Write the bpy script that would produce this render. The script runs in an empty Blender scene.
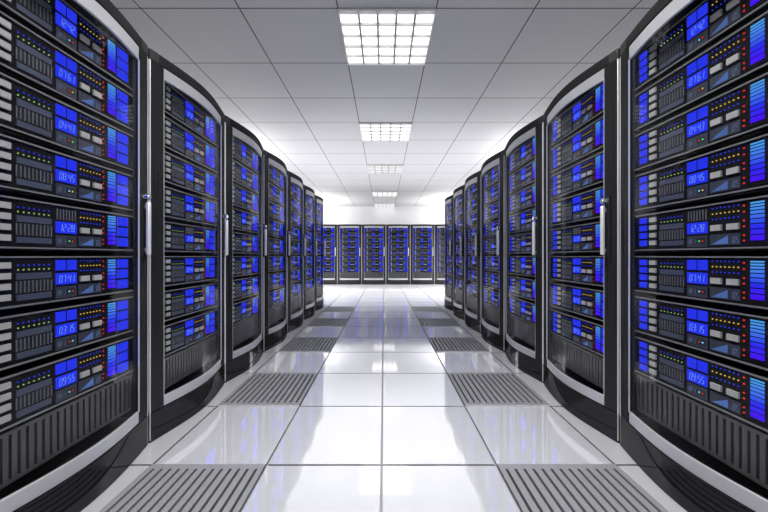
import bpy, bmesh, math
from math import pi, radians
from mathutils import Vector

SC = bpy.context.scene
COL = SC.collection

# ------------------------------------------------------------------ measures
EYE = 0.95
W = 0.8207            # cabinet pitch along a row
GAP = 0.008           # half of the gap between two cabinets
HALF = W / 2 - GAP
BULGE = 0.063         # the doors bow out by this much
ROW_X = 1.1875        # front of the left / right rows
ROW_Y = 1.716         # seam between first and second cabinet
CAB_H = 2.005
FACE_Y = 0.0245       # server faces behind the chord of the door
SRV_H, SRV_P, SRV_Z0 = 0.167, 0.193, 0.396
CEIL = 3.354
BACK = 16.42
FAR_Y = 11.37

# ------------------------------------------------------------------ materials
def new_mat(name):
    m = bpy.data.materials.new(name); m.use_nodes = True
    nt = m.node_tree; nt.nodes.clear()
    out = nt.nodes.new('ShaderNodeOutputMaterial')
    return m, nt, out

def pbr(name, col, rough=0.4, metal=0.0, spec=0.5, coat=0.0, noise=None, bump=None):
    m, nt, out = new_mat(name)
    b = nt.nodes.new('ShaderNodeBsdfPrincipled')
    b.inputs['Base Color'].default_value = (*col, 1)
    b.inputs['Roughness'].default_value = rough
    b.inputs['Metallic'].default_value = metal
    b.inputs['Specular IOR Level'].default_value = spec
    b.inputs['Coat Weight'].default_value = coat
    b.inputs['Coat Roughness'].default_value = 0.05
    if noise:
        sc, amt = noise
        tc = nt.nodes.new('ShaderNodeTexCoord'); n = nt.nodes.new('ShaderNodeTexNoise')
        n.inputs['Scale'].default_value = sc; n.inputs['Detail'].default_value = 4
        nt.links.new(tc.outputs['Object'], n.inputs['Vector'])
        mr = nt.nodes.new('ShaderNodeMapRange')
        mr.inputs['To Min'].default_value = max(0, rough - amt); mr.inputs['To Max'].default_value = rough + amt
        nt.links.new(n.outputs['Fac'], mr.inputs['Value'])
        nt.links.new(mr.outputs['Result'], b.inputs['Roughness'])
    if bump:
        sc, st = bump
        tc = nt.nodes.new('ShaderNodeTexCoord'); n = nt.nodes.new('ShaderNodeTexNoise')
        n.inputs['Scale'].default_value = sc; n.inputs['Detail'].default_value = 6
        nt.links.new(tc.outputs['Object'], n.inputs['Vector'])
        bp = nt.nodes.new('ShaderNodeBump'); bp.inputs['Strength'].default_value = st
        bp.inputs['Distance'].default_value = 0.002
        nt.links.new(n.outputs['Fac'], bp.inputs['Height'])
        nt.links.new(bp.outputs['Normal'], b.inputs['Normal'])
    nt.links.new(b.outputs['BSDF'], out.inputs['Surface'])
    return m

def glow(name, col, strength=1.0):
    m, nt, out = new_mat(name)
    e = nt.nodes.new('ShaderNodeEmission')
    e.inputs['Color'].default_value = (*col, 1); e.inputs['Strength'].default_value = strength
    nt.links.new(e.outputs['Emission'], out.inputs['Surface'])
    m.cycles.emission_sampling = 'NONE'
    return m

def lin(r, g, b):
    f = lambda c: (c / 255 / 12.92) if c <= 10 else ((c / 255 + 0.055) / 1.055) ** 2.4
    return (f(r), f(g), f(b))

def schlick(nt, f0, f90, power=5.0):
    """reflectance that rises towards grazing angles, the same from both sides of a pane"""
    lw = nt.nodes.new('ShaderNodeLayerWeight'); lw.inputs['Blend'].default_value = 0.5
    p = nt.nodes.new('ShaderNodeMath'); p.operation = 'POWER'; p.inputs[1].default_value = power
    nt.links.new(lw.outputs['Facing'], p.inputs[0])
    m = nt.nodes.new('ShaderNodeMapRange')
    m.inputs['To Min'].default_value = f0; m.inputs['To Max'].default_value = f90
    nt.links.new(p.outputs[0], m.inputs['Value'])
    return m.outputs['Result']

def lacquer(name, col, rough, f0, f90, grain=None):
    """dark lacquer or plastic: diffuse body under a weak clear gloss"""
    m, nt, out = new_mat(name)
    d = nt.nodes.new('ShaderNodeBsdfDiffuse'); d.inputs['Color'].default_value = (*col, 1)
    g = nt.nodes.new('ShaderNodeBsdfGlossy'); g.inputs['Roughness'].default_value = rough
    if grain:
        tc = nt.nodes.new('ShaderNodeTexCoord'); mp = nt.nodes.new('ShaderNodeMapping')
        mp.inputs['Scale'].default_value = (grain, grain, grain * 0.02)
        n = nt.nodes.new('ShaderNodeTexNoise'); n.inputs['Scale'].default_value = 1.0; n.inputs['Detail'].default_value = 4
        nt.links.new(tc.outputs['Object'], mp.inputs['Vector']); nt.links.new(mp.outputs['Vector'], n.inputs['Vector'])
        mr = nt.nodes.new('ShaderNodeMapRange')
        mr.inputs['To Min'].default_value = rough * 0.6; mr.inputs['To Max'].default_value = rough * 1.4
        nt.links.new(n.outputs['Fac'], mr.inputs['Value']); nt.links.new(mr.outputs['Result'], g.inputs['Roughness'])
    mx = nt.nodes.new('ShaderNodeMixShader')
    nt.links.new(schlick(nt, f0, f90), mx.inputs[0]); nt.links.new(d.outputs[0], mx.inputs[1]); nt.links.new(g.outputs[0], mx.inputs[2])
    nt.links.new(mx.outputs[0], out.inputs['Surface'])
    return m

M = {}
M['frame'] = lacquer('cabinet_black', (0.016, 0.016, 0.017), 0.30, 0.025, 0.14, grain=60)
M['cap'] = lacquer('cabinet_cap_grey', (0.018, 0.018, 0.018), 0.35, 0.02, 0.12)
M['corner'] = lacquer('cap_corner_grey', (0.040, 0.040, 0.040), 0.35, 0.03, 0.12)
M['plinth'] = lacquer('gloss_black_plinth', (0.010, 0.010, 0.011), 0.05, 0.045, 0.20)
M['shell'] = pbr('cabinet_inside_black', (0.008, 0.008, 0.008), 0.6)
M['silver'] = pbr('brushed_silver', (0.44, 0.44, 0.46), 0.42, metal=0.35, bump=(400, 0.15))
M['chrome'] = pbr('chrome', (0.80, 0.80, 0.80), 0.22, metal=1.0)
M['handle'] = pbr('satin_handle', (0.82, 0.82, 0.82), 0.28, metal=0.45)
M['trim_highlight'] = pbr('pale_trim_and_highlight', (0.78, 0.78, 0.78), 0.30, metal=0.4)  # door edges, and the highlight painted on the cabinet corners
M['face'] = lacquer('server_face', (0.010, 0.010, 0.0115), 0.4, 0.01, 0.12)
M['edge'] = pbr('server_edge_highlight', (0.20, 0.20, 0.205), 0.35, metal=0.3)  # pale tone stands in for the highlight on the bevelled server edges
M['recess'] = pbr('panel_slate', (0.024, 0.029, 0.048), 0.45)
M['bar'] = pbr('panel_bar', (0.040, 0.050, 0.085), 0.45)
M['slot'] = pbr('slot_dark', (0.008, 0.008, 0.010), 0.5)
M['rib'] = pbr('slot_rib', (0.10, 0.105, 0.13), 0.45)
M['button'] = pbr('pale_grey_button', (0.34, 0.34, 0.33), 0.45)
M['vent'] = pbr('fluted_grey', (0.065, 0.065, 0.067), 0.40)
M['white_lens'] = glow('lamp_diffuser', (1.0, 1.0, 1.0), 2.3)
M['white_lens'].cycles.emission_sampling = 'AUTO'
M['dim_lens'] = glow('lamp_diffuser_dim', (1.0, 1.0, 1.0), 1.2)
M['louvre'] = pbr('grey_louvre', (0.42, 0.42, 0.42), 0.5)
def translucent_mat():
    m, nt, out = new_mat('translucent_louvre')
    d = nt.nodes.new('ShaderNodeBsdfDiffuse'); d.inputs['Color'].default_value = (0.75, 0.75, 0.75, 1)
    t = nt.nodes.new('ShaderNodeBsdfTranslucent'); t.inputs['Color'].default_value = (0.80, 0.80, 0.80, 1)
    mx = nt.nodes.new('ShaderNodeMixShader'); mx.inputs[0].default_value = 0.55
    nt.links.new(d.outputs[0], mx.inputs[1]); nt.links.new(t.outputs[0], mx.inputs[2])
    nt.links.new(mx.outputs[0], out.inputs['Surface'])
    return m
M['milky'] = translucent_mat()
M['lampframe'] = pbr('white_lamp_frame', (0.80, 0.80, 0.80), 0.4)
M['blue'] = glow('blue_screen', lin(42, 58, 250), 0.88)
M['blue_small'] = glow('blue_led', lin(40, 60, 235), 0.9)
M['digit'] = glow('digit_light', lin(115, 155, 255), 1.0)
M['dimdigit'] = glow('dim_digit', lin(95, 108, 140), 0.9)
M['wedge'] = glow('signal_wedge', lin(85, 115, 180), 0.85)
M['yellow'] = glow('yellow_led', lin(225, 190, 75), 0.9)
M['lime'] = glow('pale_green_led', lin(165, 205, 120), 0.8)
M['green'] = glow('green_led', lin(40, 150, 60), 0.8)
M['gspark'] = glow('green_spark', lin(60, 235, 120), 1.0)
M['red'] = glow('red_led', lin(215, 45, 45), 0.95)
M['cyan'] = glow('cyan_led', lin(120, 210, 255), 1.0)

def meter_mat():
    m, nt, out = new_mat('level_meter_light')
    tc = nt.nodes.new('ShaderNodeTexCoord'); sp = nt.nodes.new('ShaderNodeSeparateXYZ')
    nt.links.new(tc.outputs['Generated'], sp.inputs[0])
    r = nt.nodes.new('ShaderNodeValToRGB')
    el = r.color_ramp.elements
    el[0].position = 0.0; el[0].color = (*lin(78, 20, 250), 1)
    el[1].position = 1.0; el[1].color = (*lin(80, 170, 240), 1)
    e2 = el.new(0.38); e2.color = (*lin(45, 50, 250), 1)
    e3 = el.new(0.7); e3.color = (*lin(70, 125, 245), 1)
    nt.links.new(sp.outputs['Z'], r.inputs['Fac'])
    e = nt.nodes.new('ShaderNodeEmission'); e.inputs['Strength'].default_value = 0.95
    nt.links.new(r.outputs['Color'], e.inputs['Color'])
    nt.links.new(e.outputs['Emission'], out.inputs['Surface'])
    m.cycles.emission_sampling = 'NONE'
    return m
M['meter'] = meter_mat()

def glass_mat():
    m, nt, out = new_mat('door_glass')
    t = nt.nodes.new('ShaderNodeBsdfTransparent'); t.inputs['Color'].default_value = (0.96, 0.96, 0.965, 1)
    g = nt.nodes.new('ShaderNodeBsdfGlossy'); g.inputs['Roughness'].default_value = 0.02
    mx = nt.nodes.new('ShaderNodeMixShader')
    nt.links.new(schlick(nt, 0.006, 0.30), mx.inputs[0]); nt.links.new(t.outputs[0], mx.inputs[1]); nt.links.new(g.outputs[0], mx.inputs[2])
    nt.links.new(mx.outputs[0], out.inputs['Surface'])
    return m
M['glass'] = glass_mat()

def floor_mat(name, col, rough, f0):
    """white laminate under a hard mirror polish"""
    m, nt, out = new_mat(name)
    d = nt.nodes.new('ShaderNodeBsdfDiffuse'); d.inputs['Color'].default_value = (*col, 1)
    g = nt.nodes.new('ShaderNodeBsdfGlossy'); g.inputs['Color'].default_value = (0.97, 0.97, 1.0, 1)
    tc = nt.nodes.new('ShaderNodeTexCoord'); n = nt.nodes.new('ShaderNodeTexNoise')
    n.inputs['Scale'].default_value = 3.0; n.inputs['Detail'].default_value = 5
    nt.links.new(tc.outputs['Object'], n.inputs['Vector'])
    mr = nt.nodes.new('ShaderNodeMapRange')
    mr.inputs['To Min'].default_value = rough * 0.7; mr.inputs['To Max'].default_value = rough * 1.3
    nt.links.new(n.outputs['Fac'], mr.inputs['Value']); nt.links.new(mr.outputs['Result'], g.inputs['Roughness'])
    mx = nt.nodes.new('ShaderNodeMixShader')
    nt.links.new(schlick(nt, f0, 0.60), mx.inputs[0]); nt.links.new(d.outputs[0], mx.inputs[1]); nt.links.new(g.outputs[0], mx.inputs[2])
    nt.links.new(mx.outputs[0], out.inputs['Surface'])
    return m
M['tile'] = floor_mat('polished_white_tile', (0.88, 0.88, 0.91), 0.06, 0.61)
M['grout'] = pbr('grey_joint', (0.25, 0.25, 0.26), 0.5)
M['floorvent'] = pbr('grey_floor_grille', (0.22, 0.22, 0.23), 0.5, spec=0.25)
M['ventdark'] = pbr('dark_under_floor', (0.02, 0.02, 0.02), 0.6)
M['ventedge'] = pbr('pale_grille_edge', (0.62, 0.62, 0.62), 0.35)
M['wall'] = pbr('white_wall', (0.80, 0.80, 0.81), 0.7, bump=(60, 0.05))

def ceiling_mat():
    m, nt, out = new_mat('ceiling_tiles')
    b = nt.nodes.new('ShaderNodeBsdfPrincipled'); b.inputs['Roughness'].default_value = 0.75
    tc = nt.nodes.new('ShaderNodeTexCoord'); sp = nt.nodes.new('ShaderNodeSeparateXYZ')
    nt.links.new(tc.outputs['Object'], sp.inputs[0])
    def seam(sock, origin, pitch, half):
        a = nt.nodes.new('ShaderNodeMath'); a.operation = 'SUBTRACT'; a.inputs[1].default_value = origin - half
        nt.links.new(sock, a.inputs[0])
        w = nt.nodes.new('ShaderNodeMath'); w.operation = 'FLOORED_MODULO'; w.inputs[1].default_value = pitch
        nt.links.new(a.outputs[0], w.inputs[0])
        l = nt.nodes.new('ShaderNodeMath'); l.operation = 'LESS_THAN'; l.inputs[1].default_value = half * 2
        nt.links.new(w.outputs[0], l.inputs[0])
        return l.outputs[0]
    s1 = seam(sp.outputs['X'], 0.03 - 0.478, 0.956, 0.0065)
    s2 = seam(sp.outputs['Y'], 3.30, 0.937, 0.0065)
    mx = nt.nodes.new('ShaderNodeMath'); mx.operation = 'MAXIMUM'
    nt.links.new(s1, mx.inputs[0]); nt.links.new(s2, mx.inputs[1])
    n = nt.nodes.new('ShaderNodeTexNoise'); n.inputs['Scale'].default_value = 90; n.inputs['Detail'].default_value = 5
    nt.links.new(tc.outputs['Object'], n.inputs['Vector'])
    cr = nt.nodes.new('ShaderNodeMix'); cr.data_type = 'RGBA'
    cr.inputs['A'].default_value = (0.56, 0.56, 0.565, 1); cr.inputs['B'].default_value = (0.62, 0.62, 0.625, 1)
    nt.links.new(n.outputs['Fac'], cr.inputs['Factor'])
    c2 = nt.nodes.new('ShaderNodeMix'); c2.data_type = 'RGBA'
    c2.inputs['B'].default_value = (0.075, 0.075, 0.08, 1)
    nt.links.new(cr.outputs['Result'], c2.inputs['A']); nt.links.new(mx.outputs[0], c2.inputs['Factor'])
    nt.links.new(c2.outputs['Result'], b.inputs['Base Color'])
    nt.links.new(b.outputs['BSDF'], out.inputs['Surface'])
    return m
M['ceiling'] = ceiling_mat()

# ------------------------------------------------------------------ mesh helpers
class MB:
    def __init__(self): self.v = []; self.f = []; self.mi = []
    def quad(self, ids, mi=0): self.f.append(tuple(ids)); self.mi.append(mi)
    def box(self, x0, x1, y0, y1, z0, z1, mi=0):
        b = len(self.v)
        self.v += [(x0,y0,z0),(x1,y0,z0),(x1,y1,z0),(x0,y1,z0),(x0,y0,z1),(x1,y0,z1),(x1,y1,z1),(x0,y1,z1)]
        for q in ((0,3,2,1),(4,5,6,7),(0,1,5,4),(1,2,6,5),(2,3,7,6),(3,0,4,7)):
            self.quad([b+i for i in q], mi)
        return self
    def prism(self, pts, y0, y1, mi=0):
        """outline in x/z, extruded along y"""
        b = len(self.v); n = len(pts)
        self.v += [(p[0], y0, p[1]) for p in pts] + [(p[0], y1, p[1]) for p in pts]
        self.quad([b+i for i in range(n)], mi); self.quad([b+n+i for i in reversed(range(n))], mi)
        for i in range(n):
            j = (i+1) % n
            self.quad([b+i, b+n+i, b+n+j, b+j], mi)
        return self
    def disc(self, x, z, r, y0, y1, n=10, mi=0):
        return self.prism([(x + r*math.cos(2*pi*i/n), z + r*math.sin(2*pi*i/n)) for i in range(n)], y0, y1, mi)
    def arc(self, x0, x1, z0, z1, off, thick=None, back=None, n=24, mi=0):
        """solid whose front follows the bowed door line"""
        b = len(self.v)
        for i in range(n+1):
            x = x0 + (x1-x0)*i/n
            y = bow(x) + off
            yb = back if back is not None else y + thick
            self.v += [(x,y,z0),(x,y,z1),(x,yb,z1),(x,yb,z0)]
        for i in range(n):
            a = b+4*i; c = a+4
            for k in range(4):
                k2 = (k+1) % 4
                self.quad([a+k, c+k, c+k2, a+k2], mi)
        self.quad([b, b+1, b+2, b+3], mi); e = b+4*n
        self.quad([e+3, e+2, e+1, e], mi)
        return self
    def tube(self, p0, p1, r, n=12, mi=0):
        b = len(self.v); p0 = Vector(p0); p1 = Vector(p1)
        d = (p1-p0).normalized()
        u = d.orthogonal().normalized(); w = d.cross(u)
        for p in (p0, p1):
            for i in range(n):
                a = 2*pi*i/n
                self.v.append(tuple(p + u*(r*math.cos(a)) + w*(r*math.sin(a))))
        for i in range(n):
            j = (i+1) % n
            self.quad([b+i, b+j, b+n+j, b+n+i], mi)
        self.quad([b+i for i in reversed(range(n))], mi); self.quad([b+n+i for i in range(n)], mi)
        return self
    def mesh(self, name, mats):
        me = bpy.data.meshes.new(name)
        me.from_pydata(self.v, [], self.f)
        if not isinstance(mats, (list, tuple)): mats = [mats]
        for m in mats: me.materials.append(m)
        for p, k in zip(me.polygons, self.mi): p.material_index = k; p.use_smooth = True
        bm = bmesh.new(); bm.from_mesh(me); bmesh.ops.recalc_face_normals(bm, faces=bm.faces); bm.to_mesh(me); bm.free()
        me.set_sharp_from_angle(angle=radians(32))
        return me

def bow(x):
    t = x / (W/2)
    return -BULGE * (0.7*(1 - t*t) + 0.3*math.cos(pi*t/2)**2)

def obj(name, mesh, parent=None, bevel=None, loc=None):
    o = bpy.data.objects.new(name, mesh); COL.objects.link(o)
    if parent: o.parent = parent
    if loc: o.location = loc
    if bevel:
        m = o.modifiers.new('bevel', 'BEVEL'); m.width = bevel; m.segments = 2; m.limit_method = 'ANGLE'
    return o

def thing(name, label, cat, loc=(0,0,0), rz=0, group=None):
    o = bpy.data.objects.new(name, None); COL.objects.link(o)
    o.empty_display_size = 0.1
    o.location = loc; o.rotation_euler = (0,0,rz)
    tag(o, label, cat, group)
    return o

def tag(o, label, cat, group=None):
    o['label'] = label; o['category'] = cat
    if group: o['group'] = group
    return o

def struct(o): o['kind'] = 'structure'; return o

def copy_tree(o, parent=None):
    c = o.copy(); COL.objects.link(c)
    if parent:
        c.parent = parent; c.matrix_parent_inverse = o.matrix_parent_inverse.copy()
    for ch in KIDS.get(o.name, []):
        copy_tree(ch, c)
    return c

KIDS = {}
def index_children():
    KIDS.clear()
    for o in bpy.data.objects:
        if o.parent: KIDS.setdefault(o.parent.name, []).append(o)

# ------------------------------------------------------------------ the room
XW, YB = 4.4, -3.2
seams_x = [-1.053, -0.533, -0.0105, 0.510, 1.051]
xs = [-1.053 - 0.525*i for i in range(7, 0, -1)] + seams_x + [1.051 + 0.525*i for i in range(1, 8)]
xs = [max(-XW, min(XW, x)) for x in xs]
ys = [1.5456 + 0.604*k for k in range(-8, 26)]
ys = [y for y in ys if y < BACK - 0.1] + [BACK]
vent_rows = {-1, 1, 3, 5, 7}
fm = MB()
g = 0.0058
fm.box(-XW, XW, ys[0], BACK, -0.30, -0.012, 1)
for i in range(len(xs)-1):
    if xs[i+1]-xs[i] < 0.02: continue
    for j in range(len(ys)-1):
        k = j - 8
        if k in vent_rows and i in (7, 10): continue
        x0, x1, y0, y1 = xs[i]+g, xs[i+1]-g, ys[j]+g, ys[j+1]-g
        fm.box(x0, x1, y0, y1, -0.0125, 0, 1)
        fm.mi[-5] = 0                      # the polished top of the tile
floor = struct(obj('floor', fm.mesh('floor', [M['tile'], M['grout']])))

struct(obj('ceiling', MB().box(-XW, XW, YB, BACK, CEIL, CEIL+0.15).mesh('ceiling', M['ceiling'])))
struct(obj('wall_back', MB().box(-XW, XW, BACK, BACK+0.15, -0.3, CEIL+0.15).mesh('wall_back', M['wall'])))
struct(obj('wall_left', MB().box(-XW-0.15, -XW, YB-0.15, BACK+0.15, -0.3, CEIL+0.15).mesh('wall_left', M['wall'])))
struct(obj('wall_right', MB().box(XW, XW+0.15, YB-0.15, BACK+0.15, -0.3, CEIL+0.15).mesh('wall_right', M['wall'])))
struct(obj('wall_front', MB().box(-XW, XW, YB-0.15, YB, -0.3, CEIL+0.15).mesh('wall_front', M['wall'])))

# ------------------------------------------------------------------ floor vents
ORD = ['first', 'second', 'third', 'fourth', 'fifth', 'sixth', 'seventh', 'eighth']
def make_vent(wx, wy):
    root = thing('floor_vent', '', 'floor vent')
    b = MB(); T = 0.007
    x0, x1, y0, y1 = -wx/2+0.004, wx/2-0.004, -wy/2+0.004, wy/2-0.004
    mx, my = 0.022, 0.034
    b.box(x0, x0+mx, y0, y1, -0.010, T); b.box(x1-mx, x1, y0, y1, -0.010, T)
    b.box(x0+mx, x1-mx, y0, y0+my, -0.010, T); b.box(x0+mx, x1-mx, y1-my, y1, -0.010, T)
    n = 13; sw = 0.0125
    span = (x1-mx) - (x0+mx); bw = (span - n*sw)/(n-1)
    x = x0+mx
    for i in range(n-1):
        x += sw
        b.box(x, x+bw, y0+my, y1-my, -0.010, T); x += bw
    obj('grille', b.mesh('grille', M['floorvent']), root)
    obj('duct_tray', MB().box(x0+mx, x1-mx, y0+my, y1-my, -0.0115, -0.0105).mesh('duct_tray', M['ventdark']), root)
    e = MB(); e.box(x0, x1, y0-0.003, y0, -0.009, T-0.001)
    obj('edge_strip', e.mesh('edge_strip', M['ventedge']), root)
    return root
for side, xa, xb in (('left', -1.053, -0.533), ('right', 0.510, 1.051)):
    proto = None
    for q, k in enumerate(sorted(vent_rows)):
        if proto is None:
            proto = make_vent(xb-xa, 0.604); index_children(); o = proto
        else:
            o = copy_tree(proto)
        y0 = 1.5456 + 0.604*k
        o.location = ((xa+xb)/2, y0+0.302, 0)
        where = ['nearest to the camera', 'second from the camera', 'third from the camera', 'fourth from the camera', 'farthest from the camera'][q]
        tag(o, 'grey slotted floor vent panel beside the %s cabinet row, %s' % (side, where), 'floor vent', 'slotted floor vents along the aisle')

# ------------------------------------------------------------------ ceiling lights
def make_light(name_lens):
    root = thing('ceiling_light', '', 'ceiling light')
    w, d, fr = 0.478, 0.4685, 0.012
    b = MB()
    b.box(-w, w, -d, -d+fr, -0.018, -0.001); b.box(-w, w, d-fr, d, -0.018, -0.001)
    b.box(-w, -w+fr, -d+fr, d-fr, -0.036, -0.001); b.box(w-fr, w, -d+fr, d-fr, -0.036, -0.001)
    obj('housing', b.mesh('housing', M['lampframe']), root)
    obj('diffuser', MB().box(-w+fr, w-fr, -d+fr, d-fr, -0.012, -0.004).mesh('diffuser', M[name_lens]), root)
    l = MB()
    for i in range(1, 5):
        x = -w+fr + (2*w-2*fr)*i/5
        l.box(x-0.011, x+0.011, -d+fr, d-fr, -0.030, -0.014)
    obj('louvre_grid', l.mesh('louvre_grid', M['louvre']), root)
    c = MB()
    for i in range(0, 6):
        y = -d+fr + (2*d-2*fr)*i/5 + (0.013 if i == 0 else -0.013 if i == 5 else 0)
        c.box(-w+fr, w-fr, y-0.013, y+0.013, -0.036, -0.0125)
    obj('cross_louvre', c.mesh('cross_louvre', M['milky']), root)
    return root
LIGHT_ROWS = [0, 3, 6, 10, 13]
protoL = None
for q, r in enumerate(LIGHT_ROWS):
    if protoL is None:
        protoL = make_light('white_lens'); index_children(); o = protoL
    elif r == 6:
        o = make_light('dim_lens')
    else:
        o = copy_tree(protoL)
    o.location = (0.03, 3.30 + 0.937*(r+0.5), CEIL)
    lab = ['square white louvred ceiling light, nearest and largest in view', 'square white louvred ceiling light, second from the camera',
           'dimmer square louvred ceiling light, third from the camera', 'square white louvred ceiling light, fourth from the camera',
           'square white louvred ceiling light against the back wall, farthest away'][q]
    tag(o, lab, 'ceiling light', 'louvred lights down the middle of the ceiling')

# ------------------------------------------------------------------ cabinets
def make_cabinet():
    root = thing('server_cabinet', '', 'server cabinet')
    D = 0.80
    s = MB(); t = 0.02
    yb = 0.012
    s.box(-HALF, -HALF+t, yb, D, 0.0, 1.95); s.box(HALF-t, HALF, yb, D, 0.0, 1.95)
    s.box(-HALF, HALF, yb, D, 1.95, CAB_H); s.box(-HALF+t, HALF-t, D-t, D, 0.0, 1.95)
    s.box(-HALF+t, HALF-t, yb, D-t, 0.0, 0.15)
    obj('shell', s.mesh('shell', M['shell']), root)
    cw = 0.052
    obj('top_cap', MB().arc(-HALF+cw, HALF-cw, 1.952, CAB_H, 0, back=yb).mesh('top_cap', M['cap']), root, bevel=0.003)
    for sx in (-1, 1):
        a, b_ = sorted((sx*HALF, sx*(HALF-cw+0.001)))
        obj('corner_cap', MB().arc(a, b_, 1.952, CAB_H, -0.001, back=yb, n=4).mesh('corner_cap', M['corner']), root, bevel=0.003)
    obj('plinth', MB().arc(-HALF, HALF, 0.0, 0.150, 0, back=yb).mesh('plinth', M['plinth']), root, bevel=0.003)
    ST = 0.0885 - GAP
    for sx in (-1, 1):
        a, b_ = sorted((sx*(HALF-0.005), sx*(HALF-ST)))
        obj('stile', MB().arc(a, b_, 0.153, 1.950, 0, back=yb, n=8).mesh('stile', M['frame']), root)
        e = sx*HALF
        a, b_ = sorted((e, e - sx*0.005))
        obj('edge_highlight', MB().box(a, b_, -0.002, 0.014, 0.012, 1.950).mesh('edge_highlight', M['trim_highlight']), root, bevel=0.001)  # pale strip stands in for the highlight on the rounded corner
    X = HALF - ST
    door = obj('door_glass', MB().arc(-X+0.004, X-0.004, 0.2062, 1.889, 0.012, thick=0.003, n=40).mesh('door_glass', M['glass']), root)
    obj('door_band', MB().arc(-X, X, 0.153, 0.206, 0.004, thick=0.012, n=40).mesh('door_band', M['silver']), root, bevel=0.002)
    obj('door_band', MB().arc(-X, X, 1.889, 1.950, 0.004, thick=0.012, n=40).mesh('door_band', M['silver']), root, bevel=0.002)
    for sx in (-1, 1):
        a, b_ = sorted((sx*X, sx*(X-0.004)))
        obj('door_edge', MB().arc(a, b_, 0.206, 1.889, 0.001, thick=0.006, n=2).mesh('door_edge', M['trim_highlight']), root)
    # fluted vent panel under the servers
    v = MB()
    vz0, vz1, n = 0.212, 0.383, 24
    x0, x1 = -0.325, 0.325
    v.box(x0, x1, FACE_Y+0.012, FACE_Y+0.03, vz0, vz1, 1)
    v.box(x0, x1, FACE_Y, FACE_Y+0.012, vz1-0.012, vz1); v.box(x0, x1, FACE_Y, FACE_Y+0.012, vz0, vz0+0.012)
    p = (x1-x0)/n
    for i in range(n+1):
        c = x0 + p*i
        a, b_ = max(x0, c-p*0.31), min(x1, c+p*0.31)
        v.prism([(a, vz0+0.012), (b_, vz0+0.012), (b_, vz1-0.012), (a, vz1-0.012)], FACE_Y, FACE_Y+0.012)
    obj('vent_panel', v.mesh('vent_panel', [M['vent'], M['slot']]), root)
    for k in range(8):
        z = SRV_Z0 + SRV_P*k
        obj('shelf', MB().box(-HALF+0.021, HALF-0.021, FACE_Y+0.02, 0.62, z-0.006, z-0.0005).mesh('shelf', M['shell']), root)
    # handle on the stile at the right
    hx = HALF - 0.056
    hy = bow(hx)
    h = obj('handle', MB().box(hx-0.0085, hx+0.0085, hy-0.040, hy-0.020, 0.955, 1.212).mesh('handle', M['handle']), root, bevel=0.006)
    obj('handle_plate', MB().box(hx-0.019, hx+0.019, hy-0.008, hy+0.008, 0.940, 1.262).mesh('handle_plate', M['frame']), h, bevel=0.002)
    for z in (0.970, 1.180):
        obj('handle_mount', MB().box(hx-0.006, hx+0.006, hy-0.020, hy, z, z+0.02).mesh('handle_mount', M['chrome']), h)
    obj('lock', MB().disc(hx, 1.237, 0.0145, hy-0.034, hy-0.004, 24).disc(hx, 1.237, 0.008, hy-0.038, hy-0.034, 16).mesh('lock', M['chrome']), h)
    return root

# ------------------------------------------------------------------ servers
SEG = {'0': 'abcdef', '1': 'bc', '2': 'abged', '3': 'abgcd', '4': 'fgbc', '5': 'afgcd', '6': 'afgedc', '7': 'abc', '8': 'abcdefg', '9': 'abcdfg', 'A': 'abcefg', 'F': 'aefg', 'U': 'fbcde'}
def digits(mb, text, x, z, w, h, y0, y1, t=0.0012, gap=0.0035, sl=0.12):
    def seg(xa, za, xb, zb):
        xa += sl*(za-z); xb += sl*(zb-z)
        if abs(za-zb) < 1e-6: mb.prism([(xa, za-t/2), (xb, za-t/2), (xb, za+t/2), (xa, za+t/2)], y0, y1)
        else: mb.prism([(xa-t/2, za), (xa+t/2, za), (xb+t/2, zb), (xb-t/2, zb)], y0, y1)
    for ch in text:
        if ch == ':':
            for zz in (z+h*0.28, z+h*0.66):
                mb.box(x+sl*(zz-z), x+sl*(zz-z)+t, y0, y1, zz, zz+t)
            x += t + gap; continue
        e = t*0.6
        for s in SEG[ch]:
            if s == 'a': seg(x+e, z+h, x+w-e, z+h)
            if s == 'g': seg(x+e, z+h/2, x+w-e, z+h/2)
            if s == 'd': seg(x+e, z, x+w-e, z)
            if s == 'f': seg(x, z+h/2+e, x, z+h-e)
            if s == 'e': seg(x, z+e, x, z+h/2-e)
            if s == 'b': seg(x+w, z+h/2+e, x+w, z+h-e)
            if s == 'c': seg(x+w, z+e, x+w, z+h/2-e)
        x += w + gap
    return mb

U = lambda u: u - W/2
T = lambda t: SRV_H - t
F = FACE_Y
TIMES = ['12:42', '07:61', '04:43', '08:45', '12:28', '07:41', '03:15', '09:55']
SPARKS = [('cyan', 'red'), ('red', 'yellow'), ('red', 'gspark'), ('cyan', 'yellow'), ('gspark', 'red'), ('cyan', 'red'), ('red', 'cyan'), ('cyan', 'red')]
MESH = {}
def cached(key, fn):
    if key not in MESH: MESH[key] = fn()
    return MESH[key]

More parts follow.
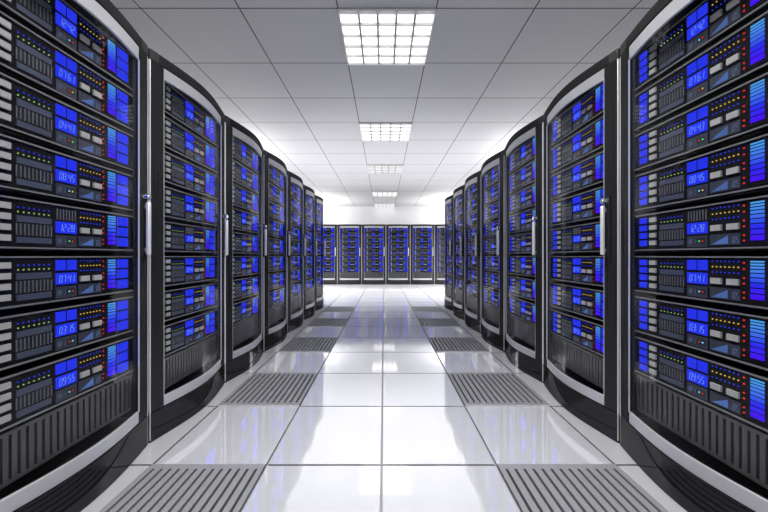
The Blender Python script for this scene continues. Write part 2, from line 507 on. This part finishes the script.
def chassis():
    b = MB()
    b.box(-0.333, 0.333, F, 0.60, 0.0, SRV_H, 0)
    # thin pale strips stand in for bevel highlights along the lower and upper edge of the face
    b.box(-0.333, 0.333, F-0.006, F, 0.0, 0.005, 1); b.box(-0.333, 0.333, F-0.006, F, SRV_H-0.005, SRV_H, 1)
    # raised frame round the level meter
    b.box(U(.584), U(.645), F-0.002, F, T(.152), T(.008), 2)
    return b.mesh('chassis', [M['face'], M['edge'], M['face']])
def card_bay():
    b = MB(); x0, x1 = U(.224), U(.342)
    b.box(x0, x1, F-0.003, F, T(.078), T(.057), 0); b.box(x0, x1, F-0.003, F, T(.148), T(.128), 0)
    b.box(x0, x1, F-0.001, F, T(.124), T(.081), 1)
    p = (x1-x0)/9
    for i in range(10):
        b.box(x0+p*i-0.0016, x0+p*i+0.0016, F-0.003, F-0.001, T(.122), T(.083), 2)
    return b.mesh('card_bay', [M['bar'], M['slot'], M['rib']])
def status_panel():
    b = MB(); b.box(U(.359), U(.443), F-0.002, F, T(.157), T(.114), 0)
    b.box(U(.402), U(.434), F-0.0025, F-0.002, T(.145), T(.125), 1)
    return b.mesh('status_panel', [M['recess'], M['slot']])
def panel_text():
    return digits(MB(), 'AF1', U(.366), T(.146), 0.007, 0.018, F-0.0026, F-0.002, 0.0012, 0.0035).mesh('panel_text', M['dimdigit'])
def spark_pair(cols):
    b = MB()
    b.disc(U(.4115), T(.135), 0.0034, F-0.0036, F-0.0025, 8, 0); b.disc(U(.4255), T(.135), 0.0034, F-0.0036, F-0.0025, 8, 1)
    return b.mesh('spark_light', [M[cols[0]], M[cols[1]]])
def signal_panel():
    return MB().box(U(.453), U(.561), F-0.002, F, T(.153), T(.113)).mesh('signal_panel', M['recess'])
def signal_wedge(kind):
    b = MB(); x0, x1 = U(.463), U(.520); z = T(.149)
    n = 9
    for i in range(n):
        a = x0 + (x1-x0)*i/n; c = a + (x1-x0)/n*(0.96 if kind else 0.7)
        h0 = 0.029*i/n+0.001; h1 = 0.029*(i+1)/n
        if kind: b.prism([(a, z), (c, z), (c, z+h1), (a, z+h0)], F-0.0028, F-0.002)
        else: b.box(a, c, F-0.0028, F-0.002, z, z+h1)
    return b.mesh('signal_graph', M['wedge'])
def signal_text():
    return digits(MB(), '105', U(.529), T(.147), 0.0058, 0.023, F-0.0026, F-0.002, 0.0012, 0.0034).mesh('signal_text', M['dimdigit'])
def display():
    return MB().box(U(.359), U(.443), F-0.003, F, T(.106), T(.063)).mesh('display', M['blue'])
def clock(text):
    return digits(MB(), text, U(.3705), T(.098), 0.0092, 0.026, F-0.0042, F-0.003, 0.0014, 0.0052).mesh('clock_digits', M['digit'])
def tile_screen():
    return MB().box(0, 0.0385, F-0.003, F, -0.039, 0).mesh('tile_screen', M['blue'])
def slats():
    b = MB()
    for i in range(7):
        x = U(.363) + i*0.0122
        b.box(x, x+0.0032, F-0.003, F, T(.056), T(.016))
    return b.mesh('slat_panel', M['rib'])
def meter():
    b = MB(); hs = [.007, .008, .009, .011, .013, .0145, .0155, .0165, .019]
    z = T(.0148)
    for h in hs:
        b.box(U(.5945), U(.635), F-0.004, F-0.002, z-h+0.0016, z); z -= h + 0.0018
    return b.mesh('level_meter', M['meter'])
def right_screen():
    return MB().box(U(.646), U(.711), F-0.003, F, -0.0395, 0).mesh('status_screen', M['blue'])
def left_screen():
    return MB().box(U(.106), U(.150), F-0.003, F, -0.013, 0.013).mesh('status_screen', M['blue'])
def key(x0, x1, h):
    return MB().box(x0, x1, F-0.007, F, -h/2, h/2).mesh('button', M['button'])
def led(mat, r=0.0026):
    return MB().disc(0, 0, r, F-0.002, F, 8).mesh('indicator_light', M[mat])

LED_A = [('blue_small', U(.230)+.0172*i, T(.030)) for i in range(7)] + [('lime', U(.230)+.0172*i, T(.045)) for i in range(7)]
LED_B = [(m, U(.4625)+.0152*i, T(t)) for m, t in (('blue_small', .018), ('yellow', .038), ('blue_small', .058)) for i in range(7)]
LED_R = [('red', U(.572), T(t)) for t in (.022, .043, .073, .092, .122, .140)]
LED_G = [('green', U(.1595), .034+.0346*i) for i in range(4)]
LED_ROWS = [LED_A[:7], LED_A[7:], LED_B[:7], LED_B[7:14], LED_B[14:], LED_R, LED_G]

def row_mesh(ls, r):
    b = MB()
    for m, x, z in ls: b.disc(x, z, r, F-0.002, F, 6)
    return b.mesh('indicator_row', M[ls[0][0]])

def make_server(k, lod):
    root = thing('rack_server', '', 'server')
    obj('chassis', cached('chassis', chassis), root)
    obj('card_bay', cached('card_bay', card_bay), root)
    d = obj('display', cached('display', display), root)
    obj('clock_digits', cached('clock%d' % k, lambda: clock(TIMES[k])), d)
    obj('level_meter', cached('meter', meter), root)
    if lod < 2:
        sp = obj('status_panel', cached('status', status_panel), root)
        obj('panel_text', cached('ptext', panel_text), sp)
        obj('spark_light', cached('spark%d' % k, lambda: spark_pair(SPARKS[k])), sp)
        sg = obj('signal_panel', cached('sig', signal_panel), root)
        obj('signal_graph', cached('wedge%d' % (k % 3 == 1), lambda: signal_wedge(k % 3 == 1)), sg)
        obj('signal_text', cached('stext', signal_text), sg)
    if k == 4: obj('slat_panel', cached('slats', slats), root)
    elif lod < 2:
        for i in range(2): obj('tile_screen', cached('tile', tile_screen), root, loc=(U(.359)+i*0.0455, 0, T(.014)))
    else:
        obj('tile_screen', cached('tile2', lambda: MB().box(U(.359), U(.443), F-0.003, F, T(.053), T(.014)).mesh('tile_screen', M['blue'])), root)
    for i in range(3): obj('status_screen', cached('rs', right_screen), root, loc=(0, 0, T(.014+.047*i)))
    for i in range(4):
        obj('status_screen', cached('ls', left_screen), root, loc=(0, 0, .034+.0346*i))
        obj('button', cached('kl', lambda: key(U(.170), U(.204), .0195)), root, loc=(0, 0, .034+.0346*i))
    obj('button', cached('k1', lambda: key(U(.459), U(.498), .021)), root, loc=(0, 0, T(.0895)))
    obj('button', cached('k2', lambda: key(U(.518), U(.558), .021)), root, loc=(0, 0, T(.0895)))
    if lod == 0:
        for m, x, z in LED_A + LED_B + LED_R + LED_G:
            obj('indicator_light', cached('led_'+m, lambda: led(m, 0.0019 if m == 'green' else 0.0032 if m == 'red' else 0.0024)), root, loc=(x, 0, z))
    elif lod == 1:
        for q, ls in enumerate(LED_ROWS):
            obj('indicator_row', cached('row%d' % q, lambda: row_mesh(ls, 0.0024)), root)
    return root

SRV = {}
def server(k, lod):
    if (k, lod) not in SRV:
        SRV[(k, lod)] = make_server(k, lod); index_children()
        return SRV[(k, lod)]
    return copy_tree(SRV[(k, lod)])

cab0 = make_cabinet(); index_children()
first = [True]
def cabinet(loc, rz, label, group, place, lod):
    c = cab0 if first[0] else copy_tree(cab0)
    first[0] = False
    c.location = loc; c.rotation_euler = (0, 0, rz)
    tag(c, label, 'server cabinet', group)
    for k in range(8):
        s = server(k, lod)
        s.location = (loc[0], loc[1], SRV_Z0 + SRV_P*(7-k)); s.rotation_euler = (0, 0, rz)
        tag(s, 'black server with blue clock reading %s in %s' % (TIMES[k], place), 'server', 'rack servers behind the glass doors')

PL = ['nearest', 'second', 'third', 'fourth', 'fifth', 'sixth', 'farthest']
for side, sx, rz in (('left', -1, pi/2), ('right', 1, -pi/2)):
    for i in range(7):
        y = ROW_Y + W*(i-0.5)
        lab = 'black server cabinet with bowed glass door, %s in the %s row' % (PL[i] + (' to the camera' if i == 0 else ' from the camera' if 0 < i < 6 else ''), side)
        cabinet((sx*ROW_X, y, 0), rz, lab, 'server cabinets along the %s side of the aisle' % side, 'the %s cabinet of the %s row' % (PL[i], side), 0 if i == 0 else 1 if i < 4 else 2)
FW = 0.8125
FP = ['leftmost', 'second from left', 'third from left', 'third from right', 'second from right', 'rightmost']
for i in range(6):
    cabinet((0.065 + FW*(i-2.5), FAR_Y, 0), 0, 'black server cabinet facing the camera across the far end, %s' % FP[i],
            'server cabinets across the far end', 'far-end cabinet %s' % FP[i], 2)

# ------------------------------------------------------------------ lamps
def area(name, loc, sx, sy, power, rot=(0,0,0), col=(1,1,1), spread=180):
    l = bpy.data.lights.new(name, 'AREA'); l.shape = 'RECTANGLE'; l.size = sx; l.size_y = sy
    l.energy = power; l.color = col; l.spread = radians(spread)
    o = bpy.data.objects.new(name, l); COL.objects.link(o); o.location = loc; o.rotation_euler = rot
    return o
# unseen lamps added above and behind the camera to brighten the near floor
area('unseen_ceiling_lamp', (0.03, 1.25, CEIL-0.06), 0.9, 0.9, 58, spread=112)
area('unseen_ceiling_lamp', (0.03, -1.8, CEIL-0.06), 0.9, 0.9, 50)
for sx in (-1, 1):
    # unseen uplights added for ceiling glow, then low fills added beyond the rows
    area('unseen_uplight', (sx*3.0, 7.5, 2.45), 0.8, 2.0, 11, (pi, 0, 0), spread=110)
    area('unseen_uplight', (sx*3.4, 7.5, 1.2), 0.8, 1.8, 30, (pi, sx*radians(48), 0), spread=80)
    area('unseen_uplight', (sx*2.9, 14.6, 1.9), 0.8, 1.5, 85, (pi, 0, 0))  # added behind the far cabinets to brighten the back wall
    area('cross_aisle_fill', (sx*2.6, 8.9, 2.1), 1.1, 2.8, 170, (0, sx*radians(12), 0), spread=150)  # hung low out of view, added to whiten the far floor

w = bpy.data.worlds.new('world'); SC.world = w; w.use_nodes = True
w.node_tree.nodes['Background'].inputs[0].default_value = (0.05, 0.05, 0.05, 1)

# ------------------------------------------------------------------ camera
cam = bpy.data.cameras.new('camera'); cam.lens = 15.94; cam.sensor_width = 36; cam.clip_start = 0.02
co = bpy.data.objects.new('camera', cam); COL.objects.link(co)
co.location = (0, 0, EYE); co.rotation_euler = (pi/2, 0, 0)
SC.camera = co
SC.view_settings.view_transform = 'Standard'; SC.view_settings.look = 'None'
SC.view_settings.gamma = 1; SC.view_settings.exposure = 0.0; SC.view_settings.use_curve_mapping = False
SC.cycles.use_denoising = True
SC.cycles.max_bounces = 10
SC.cycles.transparent_max_bounces = 16
SC.cycles.sample_clamp_indirect = 6
